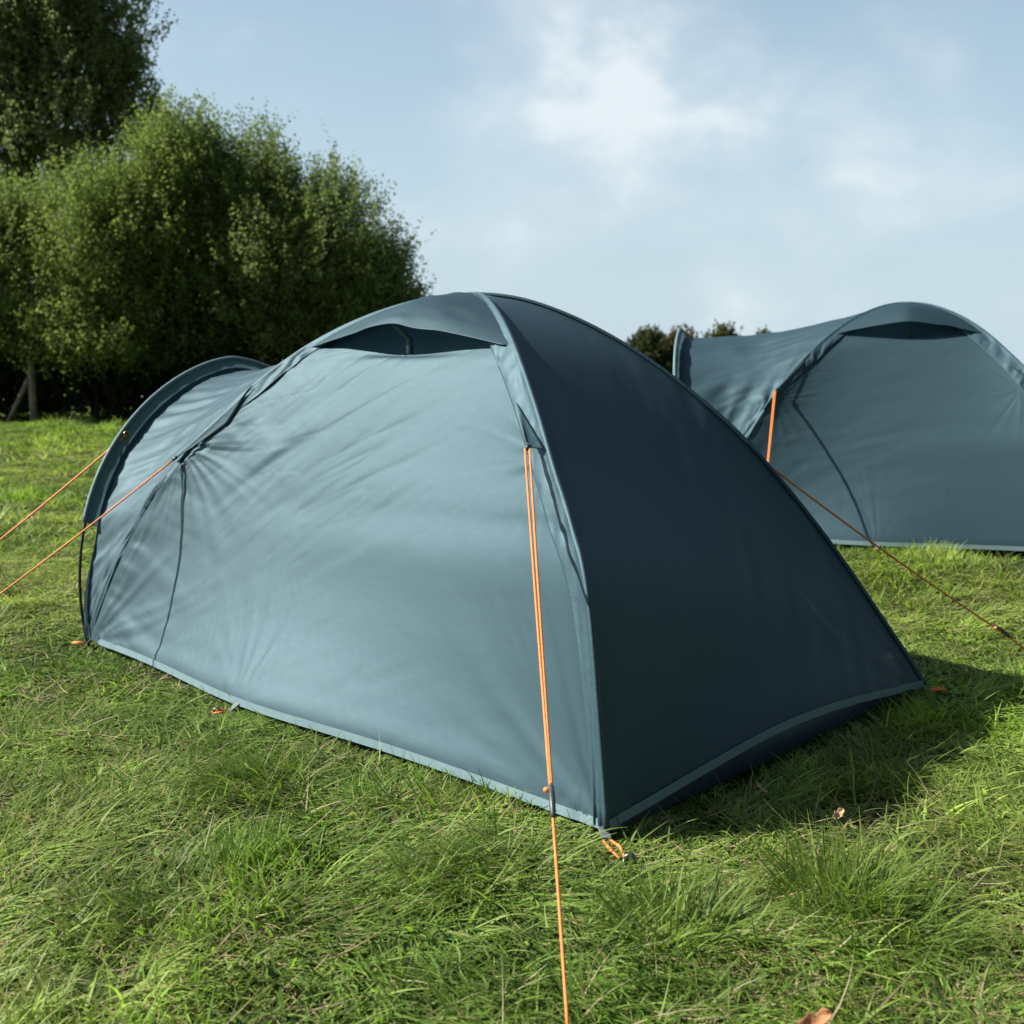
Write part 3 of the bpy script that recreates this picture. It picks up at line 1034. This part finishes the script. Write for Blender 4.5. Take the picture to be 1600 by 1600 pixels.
def grass_zone(d0, d1, dens, lscale, wscale, nseg, seed, xpad=0.6):
    rng = np.random.default_rng(seed)
    xm = d1 * 0.52 + xpad
    nn = int((d1 - d0) * 2 * xm * dens)
    y = rng.uniform(d0, d1, nn)
    x = rng.uniform(-xm, xm, nn)
    keep = np.abs(x) < y * 0.50 + xpad
    keep &= ~in_tent(x, y, T1_LOC, T1_ROT, 0.06, 0.035)
    keep &= ~in_tent(x, y, T2_LOC, T2_ROT, 0.05, 0.03)
    # thin and thick patches
    keep &= rng.random(nn) < 0.60 + 0.45 * noise(x * 5.3, y * 5.3, 21) + 0.35 * noise(x * 13, y * 13, 22)
    x, y = x[keep], y[keep]
    n = len(x)
    th = 3.6 + 2.0 * noise(x * 0.9, y * 0.9, 31) + 2.4 * noise(x * 3.3, y * 3.3, 32) + 1.7 * noise(x * 9, y * 9, 33)
    th += rng.normal(0, 0.55, n)
    rnd = rng.random(n) < 0.28
    th[rnd] = rng.uniform(0, 2 * np.pi, rnd.sum())
    flat = 0.5 + 0.5 * noise(x * 2.2, y * 2.2, 34)
    up = smooth(noise(x * 1.8 + 3, y * 1.8, 35), 0.15, 0.6)
    lean = 0.78 + 0.62 * flat - 0.40 * up + rng.normal(0, 0.18, n)
    curl = 0.75 + 0.45 * flat - 0.3 * up + rng.normal(0, 0.25, n)
    ln = lscale * (0.55 + 0.45 * rng.random(n) + 0.35 * noise(x * 2.6, y * 2.6, 36)) * (1 + 0.25 * up)
    wd = wscale * rng.uniform(0.5, 1.25, n) * np.where(rng.random(n) < 0.08, 1.7, 1.0)
    ln = ln * np.where(rng.random(n) < 0.06, 1.5, 1.0)
    # shorter near the tents, where feet and hem press it down
    near = in_tent(x, y, T1_LOC, T1_ROT, -0.10, -0.10) | in_tent(x, y, T2_LOC, T2_ROT, -0.12, -0.12)
    ln[near] *= 0.55
    g0 = np.array([0.135, 0.235, 0.042])
    g1 = np.array([0.325, 0.470, 0.090])
    g2 = np.array([0.410, 0.465, 0.120])
    st = np.array([0.58, 0.48, 0.27])
    k = np.clip(0.45 + 0.4 * noise(x * 1.2, y * 1.2, 41) + rng.normal(0, 0.28, n), 0, 1)[:, None]
    col = g0 * (1 - k) + g1 * k
    k2 = (smooth(noise(x * 0.8 + 9, y * 0.8, 42), -0.1, 0.7) * rng.random(n))[:, None] * 0.8
    col = col * (1 - k2) + g2 * k2
    dry = rng.random(n) < 0.16 + 0.26 * smooth(noise(x * 1.5, y * 1.5, 43) + 0.25 * noise(x * 6, y * 6, 44), 0.0, 0.6)
    kd = rng.uniform(0.35, 1.0, n)[:, None]
    col = np.where(dry[:, None], col * (1 - kd) + st * kd, col)
    lean[dry] += 0.4
    ln[dry] *= 0.85
    wd[dry] *= 0.7
    col *= rng.uniform(0.72, 1.25, (n, 1)) * (1 + 0.32 * noise(x * 7, y * 7, 45))[:, None]
    return blades(x, y, ln, th, lean, curl, wd, nseg, col)


def tuft(px, py, rad, n, ln, seed, lean=0.35, th0=None):
    rng = np.random.default_rng(seed)
    r, an = rad * np.sqrt(rng.random(n)), rng.uniform(0, 2 * np.pi, n)
    x, y = px + r * np.cos(an), py + r * np.sin(an)
    th = an + rng.normal(0, 0.6, n)
    if th0 is not None:
        th = np.where(rng.random(n) < 0.7, th0 + rng.normal(0, 0.5, n), th)
    k = rng.random((n, 1))
    col = np.array([0.10, 0.175, 0.030]) * (1 - k) + np.array([0.24, 0.33, 0.065]) * k
    return blades(x, y, ln * rng.uniform(0.6, 1.15, n), th, lean + 0.5 * r / rad + rng.normal(0, 0.15, n), 0.7 + rng.normal(0, 0.25, n), 0.0042 * rng.uniform(0.6, 1.3, n), 5, col)


def loose(d0, d1, n, kind, seed):
    """single blades and straws strewn over the sward"""
    rng = np.random.default_rng(seed)
    y = d0 + (d1 - d0) * rng.random(n) ** 0.8
    x = (rng.random(n) * 2 - 1) * (y * 0.5 + 0.5)
    ok = ~in_tent(x, y, T1_LOC, T1_ROT, -0.05, -0.05) & ~in_tent(x, y, T2_LOC, T2_ROT, -0.05, -0.05)
    if kind == 'straw':
        ok &= noise(x * 1.4, y * 1.4, 43) + 0.5 * noise(x * 5, y * 5, 46) > -0.25
    x, y = x[ok], y[ok]
    n = len(x)
    th = rng.uniform(0, 2 * np.pi, n)
    if kind == 'blade':
        th = np.where(rng.random(n) < 0.7, 3.6 + 2.0 * noise(x * 0.9, y * 0.9, 31) + 2.4 * noise(x * 3.3, y * 3.3, 32) + rng.normal(0, 0.6, n), th)
    k = rng.random((n, 1))
    if kind == 'straw':
        col = np.array([0.34, 0.25, 0.13]) * (1 - k) + np.array([0.66, 0.57, 0.36]) * k
        return blades(x, y, rng.uniform(0.05, 0.16, n), th, rng.uniform(1.0, 1.5, n), rng.normal(0.2, 0.4, n), rng.uniform(0.0016, 0.0042, n), 4, col)
    col = np.array([0.12, 0.21, 0.04]) * (1 - k) + np.array([0.36, 0.47, 0.13]) * k
    return blades(x, y, rng.uniform(0.05, 0.135, n), th, rng.uniform(0.7, 1.35, n), rng.normal(0.6, 0.35, n), rng.uniform(0.0038, 0.0072, n), 6, col)


def build_grass():
    parts = [
        loose(1.4, 3.6, 11000, 'blade', 301),
        loose(1.4, 3.8, 7500, 'straw', 302),
        loose(3.6, 7.0, 6500, 'straw', 303),
        loose(3.6, 6.5, 8000, 'blade', 304),
        grass_zone(1.35, 3.4, 14500, 0.092, 0.0054, 5, 101, 0.5),
        grass_zone(3.4, 6.2, 7500, 0.098, 0.0066, 4, 102, 0.9),
        grass_zone(6.2, 11.0, 2800, 0.13, 0.0095, 3, 103, 1.2),
        grass_zone(11.0, 24.0, 800, 0.16, 0.018, 2, 104, 2.0),
        tuft(0.66, 2.16, 0.12, 420, 0.17, 201, 0.2),
        tuft(0.70, 2.00, 0.12, 240, 0.15, 202, 0.3),
        tuft(-0.04, 2.27, 0.16, 500, 0.135, 203, 0.6, 3.4),
        tuft(-0.16, 2.20, 0.15, 320, 0.13, 204, 0.6, 3.6),
        tuft(-0.62, 2.75, 0.16, 350, 0.17, 205, 0.5, 3.5),
        tuft(0.30, 2.02, 0.10, 200, 0.15, 206, 0.3),
        tuft(-0.75, 2.1, 0.12, 220, 0.15, 207, 0.5, 3.2),
        tuft(0.95, 2.85, 0.12, 180, 0.13, 208, 0.4),
    ]
    V, F, Cc, b = [], [], [], 0
    for v, f, c in parts:
        V.append(v)
        F.append(f + b)
        Cc.append(c)
        b += len(v)
    o = mesh_obj('grass', np.concatenate(V), np.concatenate(F), M['grass'], None, True, col=np.concatenate(Cc))
    tag(o, 'long matted green meadow grass with straw coloured dead blades', 'grass', kind='stuff')


build_grass()


# ------------------------------------------------------------------ trees and shrubs
def crown_arrays(lobes, n_shoots, per, seed, leaf=(0.054, 0.019), up=0.7, tint0=(0.05, 0.075, 0.02), tint1=(0.10, 0.125, 0.035), shoot=(0.45, 0.95), fill=0.25, droop=0.0):
    rng = np.random.default_rng(seed)
    vol = np.array([l[1][0] * l[1][1] * l[1][2] for l in lobes]) ** (2 / 3)
    pick = rng.choice(len(lobes), n_shoots, p=vol / vol.sum())
    c = np.array([l[0] for l in lobes])[pick]
    r = np.array([l[1] for l in lobes])[pick]
    d = rng.normal(size=(n_shoots, 3))
    d /= np.linalg.norm(d, axis=1)[:, None]
    d[:, 2] = np.where(d[:, 2] < -0.55, -d[:, 2], d[:, 2])
    az, el = np.arctan2(d[:, 1], d[:, 0]), d[:, 2]
    bump = 1 + 0.24 * noise(az * 2.2 + 20, el * 3 + pick * 7, seed) + 0.15 * noise(az * 6 + 40, el * 7 + pick * 7, seed + 1)
    deep = rng.random(n_shoots) < fill
    clump = noise(az * 3.1 + 11, el * 4 + pick * 5, seed + 2) + 0.6 * noise(az * 7 + 31, el * 9 + pick * 5, seed + 3)
    deep |= clump < -0.28
    rad = np.where(deep, rng.uniform(0.2, 0.8, n_shoots), 1 - 0.30 * rng.random(n_shoots) ** 1.5) * bump
    base = c + d * r * rad[:, None]
    dirn = d * 0.55 + np.array([0, 0, up]) + rng.normal(0, 0.28, (n_shoots, 3))
    dirn /= np.linalg.norm(dirn, axis=1)[:, None]
    ln = rng.uniform(*shoot, n_shoots) * np.where(rng.random(n_shoots) < 0.10, 1.6, 1.0)
    t = (np.arange(per) + 0.5) / per
    pos = base[:, None] + dirn[:, None] * (ln[:, None] * (t[None] - 0.55))[..., None]
    pos += rng.normal(0, 0.035 + 0.0 * ln[:, None, None], pos.shape) * (0.6 + 1.2 * (1 - t))[None, :, None]
    pos[..., 2] -= droop * t[None] ** 2 * ln[:, None]
    n = n_shoots * per
    pos = pos.reshape(n, 3)
    ax = np.repeat(dirn, per, 0) * 0.6 + rng.normal(0, 0.75, (n, 3))
    ax /= np.linalg.norm(ax, axis=1)[:, None]
    sd = np.cross(ax, rng.normal(size=(n, 3)))
    sd /= np.linalg.norm(sd, axis=1)[:, None]
    a_ = leaf[0] * rng.uniform(0.6, 1.25, n)[:, None]
    b_ = leaf[1] * rng.uniform(0.7, 1.3, n)[:, None]
    V = np.stack([pos, pos + ax * a_ * 0.45 + sd * b_, pos + ax * a_, pos + ax * a_ * 0.45 - sd * b_], 1).reshape(-1, 3)
    F = np.arange(4 * n).reshape(n, 4)
    kk = np.clip(np.repeat(rng.random(n_shoots), per) * 0.7 + rng.random(n) * 0.3, 0, 1)[:, None]
    col = np.array(tint0) * (1 - kk) + np.array(tint1) * kk
    col *= rng.uniform(0.8, 1.2, (n, 1))
    ok = pos[:, 2] > 0.05
    okv = np.repeat(ok, 4)
    V2 = V[okv]
    F2 = np.arange(len(V2)).reshape(-1, 4)
    return V2, F2, np.repeat(col[ok], 4, 0), base


def woody(name, label, cat, loc, lobes, n_shoots, per, seed, stems=7, stem_r=0.05, group=None, twig_n=120, **kw):
    root = empty(name, (loc[0], loc[1], float(ground_z(loc[0], loc[1]))))
    tag(root, label, cat, group)
    V, F, col, base = crown_arrays(lobes, n_shoots, per, seed, **kw)
    rng = np.random.default_rng(seed + 500)
    tr = MB()
    ends = rng.choice(len(base), stems, replace=False)
    forks = []
    for e_ in ends:
        E_ = base[e_]
        s0 = np.array([rng.normal(0, 0.25), rng.normal(0, 0.2), -0.1])
        k = np.linspace(0, 1, 9)[:, None]
        mid = s0 * 0.5 + E_ * 0.5 + np.array([0, 0, 0.12 * E_[2]]) + rng.normal(0, 0.15, 3)
        pts = s0 * (1 - k) ** 2 + 2 * mid * k * (1 - k) + E_ * k ** 2
        tr.tube(pts, stem_r * (1 - 0.85 * k[:, 0]) + 0.006, 7)
        forks.append(pts)
    for b_ in rng.choice(len(base), twig_n, replace=False):
        f_ = forks[rng.integers(len(forks))]
        dd = np.linalg.norm(f_ - base[b_], axis=1) + (np.arange(9) < 3) * 5
        st_ = f_[dd.argmin()]
        if np.linalg.norm(st_ - base[b_]) > 2.2:
            continue
        md = (st_ + base[b_]) / 2 + rng.normal(0, 0.06, 3)
        tr.tube([st_, md, base[b_]], [0.016, 0.011, 0.004], 5)
    tr.build('trunk', M['bark'], root)
    mesh_obj('crown', V, F, M['leaf'], root, False, col=col)
    return root


WT0, WT1 = (0.105, 0.150, 0.045), (0.255, 0.325, 0.110)
woody('willow_shrub', 'broad rounded willow shrub leaning over the foreground tent, right end of the hedge', 'shrub', (-4.0, 20.5),
      [((0.2, 0, 2.75), (1.75, 1.6, 1.75)), ((1.45, -0.1, 2.05), (1.05, 1.2, 1.15)), ((-0.9, 0.1, 3.6), (1.15, 1.2, 1.35)), ((2.0, 0, 1.55), (0.65, 0.8, 0.75)), ((0.2, 0.2, 1.5), (1.9, 1.3, 0.9)), ((-1.7, 0.1, 2.3), (1.2, 1.2, 1.5)), ((-1.6, 0.3, 1.3), (1.2, 1.2, 1.0))],
      9500, 28, 301, stems=14, tint0=WT0, tint1=WT1)
woody('willow_shrub', 'willow shrub with upright shoots in the middle of the hedge above the fence post', 'shrub', (-7.0, 20.0),
      [((0.0, 0, 2.5), (1.5, 1.4, 1.6)), ((0.9, 0.1, 3.2), (1.0, 1.0, 1.2)), ((1.3, 0.2, 4.0), (0.8, 0.9, 1.15)), ((-0.3, -0.2, 1.4), (1.6, 1.2, 0.9))],
      6200, 28, 302, stems=10, tint0=(0.112, 0.162, 0.042), tint1=(0.275, 0.350, 0.100))
woody('willow_shrub', 'pale green willow shrub cut by the left edge of the photo', 'shrub', (-9.3, 20.2),
      [((0.0, 0, 2.3), (1.5, 1.4, 1.7)), ((-0.6, 0, 1.4), (1.7, 1.2, 1.0)), ((0.6, 0.2, 3.1), (0.9, 0.9, 0.9))],
      4300, 28, 303, stems=8, tint0=(0.115, 0.165, 0.046), tint1=(0.275, 0.350, 0.108))
woody('dark_tree', 'tall dark green tree rising behind the willow shrubs at the top left', 'tree', (-10.2, 25.0),
      [((0.1, 0, 5.6), (2.2, 1.7, 2.4)), ((1.2, 0, 7.9), (1.45, 1.4, 1.8)), ((-1.0, 0, 8.2), (1.9, 1.7, 2.3)), ((0.2, 0, 9.4), (1.3, 1.4, 1.2)), ((2.0, 0, 6.2), (0.85, 0.9, 1.6)), ((-1.6, 0, 5.6), (1.7, 1.5, 1.9))],
      7200, 24, 304, fill=0.06, stems=9, stem_r=0.16, leaf=(0.07, 0.032), tint0=(0.120, 0.160, 0.060), tint1=(0.280, 0.325, 0.125), up=0.5)
# low bramble in the shade under the hedge
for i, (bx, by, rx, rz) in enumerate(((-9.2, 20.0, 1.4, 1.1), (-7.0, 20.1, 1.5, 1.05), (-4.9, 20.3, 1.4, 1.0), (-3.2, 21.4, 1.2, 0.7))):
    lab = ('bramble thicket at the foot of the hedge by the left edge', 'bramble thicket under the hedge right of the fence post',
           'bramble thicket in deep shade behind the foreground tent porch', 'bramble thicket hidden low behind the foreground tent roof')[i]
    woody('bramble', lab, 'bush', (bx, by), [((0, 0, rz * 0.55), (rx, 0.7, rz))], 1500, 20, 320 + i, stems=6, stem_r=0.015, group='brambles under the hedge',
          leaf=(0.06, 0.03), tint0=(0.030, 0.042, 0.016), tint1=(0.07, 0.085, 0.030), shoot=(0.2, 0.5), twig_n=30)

# far trees beyond the meadow
FG = 'small trees far beyond the meadow'
for i, (fx, fy, w_, h_, t0, t1, lab) in enumerate((
        (7.0, 60.0, 1.25, 3.45, (0.035, 0.050, 0.020), (0.075, 0.090, 0.032), 'dark rounded tree far off between the two tents'),
        (8.9, 62.0, 1.1, 3.5, (0.10, 0.075, 0.030), (0.16, 0.115, 0.045), 'russet autumn tree far off behind the rear tent porch hoop'),
        (11.6, 64.0, 1.1, 3.9, (0.05, 0.07, 0.025), (0.10, 0.12, 0.04), 'far green treetop showing over the rear tent porch roof'),
        (13.9, 64.0, 0.9, 3.55, (0.05, 0.06, 0.025), (0.09, 0.10, 0.04), 'far treetop just showing right of the green one above the rear tent roof'))):
    woody('far_tree', lab, 'tree', (fx, fy), [((0, 0, h_ * 0.62), (w_, w_, h_ * 0.42)), ((0, 0, h_ * 0.4), (w_ * 1.2, w_, h_ * 0.35))], 1100, 16, 340 + i, stems=5, stem_r=0.08, group=FG,
          leaf=(0.14, 0.07), tint0=t0, tint1=t1, shoot=(0.4, 0.8), twig_n=20)

# ------------------------------------------------------------------ fence post with its strut
root = empty('fence_post', (-8.0, 19.3, float(ground_z(-8.0, 19.3))))
tag(root, 'weathered grey wooden fence post with a slanting strut at the foot of the hedge', 'fence post')
mb = MB()
mb.tube([(0, 0, -0.2), (0.005, 0, 0.4), (0.0, 0, 0.98), (0.0, 0, 1.03)], [0.062, 0.06, 0.058, 0.04], 10)
mb.build('post', M['wood'], root)
mb = MB()
mb.tube([(-0.46, -0.05, -0.1), (-0.2, -0.03, 0.42), (-0.035, -0.02, 0.74)], [0.04, 0.038, 0.036], 8)
mb.build('strut', M['wood'], root)

# ------------------------------------------------------------------ fallen leaves in the grass
for i, (lx, ly, sz, rz, lab) in enumerate((
        (0.460, 1.635, 0.030, 0.4, 'curled russet fallen leaf at the bottom edge of the photo'),
        (0.60, 2.66, 0.020, 2.0, 'tan fallen leaf in the grass close to the groundsheet of the foreground tent'),
        (0.74, 2.50, 0.022, 0.9, 'long tan dead leaf in the grass beyond the tall green tuft'))):
    u_ = np.linspace(-1, 1, 9)
    v_ = np.linspace(-1, 1, 7)
    U_, V_ = np.meshgrid(u_, v_, indexing='ij')
    wid = 0.42 * np.sqrt(np.clip(1 - U_ ** 2, 0, 1)) * (1 + 0.25 * np.cos(9 * U_))
    Pl = np.stack([U_ * sz, V_ * wid * sz, sz * (0.45 * (V_ * wid) ** 2 * 3 + 0.30 * U_ ** 2 + 0.12 * np.sin(5 * U_ + 3 * V_))], -1)
    lm = plain('dead_leaf_skin', (0.36, 0.17, 0.07) if i == 0 else (0.42, 0.30, 0.16), 0.7, scale=90, var=0.4)
    lo_ = grid_obj('fallen_leaf', Pl, lm, None, 0.0006)
    lo_.location = (lx, ly, float(ground_z(lx, ly)) + 0.045)
    lo_.rotation_euler = (0.35, -0.2, rz)
    tag(lo_, lab, 'leaf', 'fallen leaves in the grass')
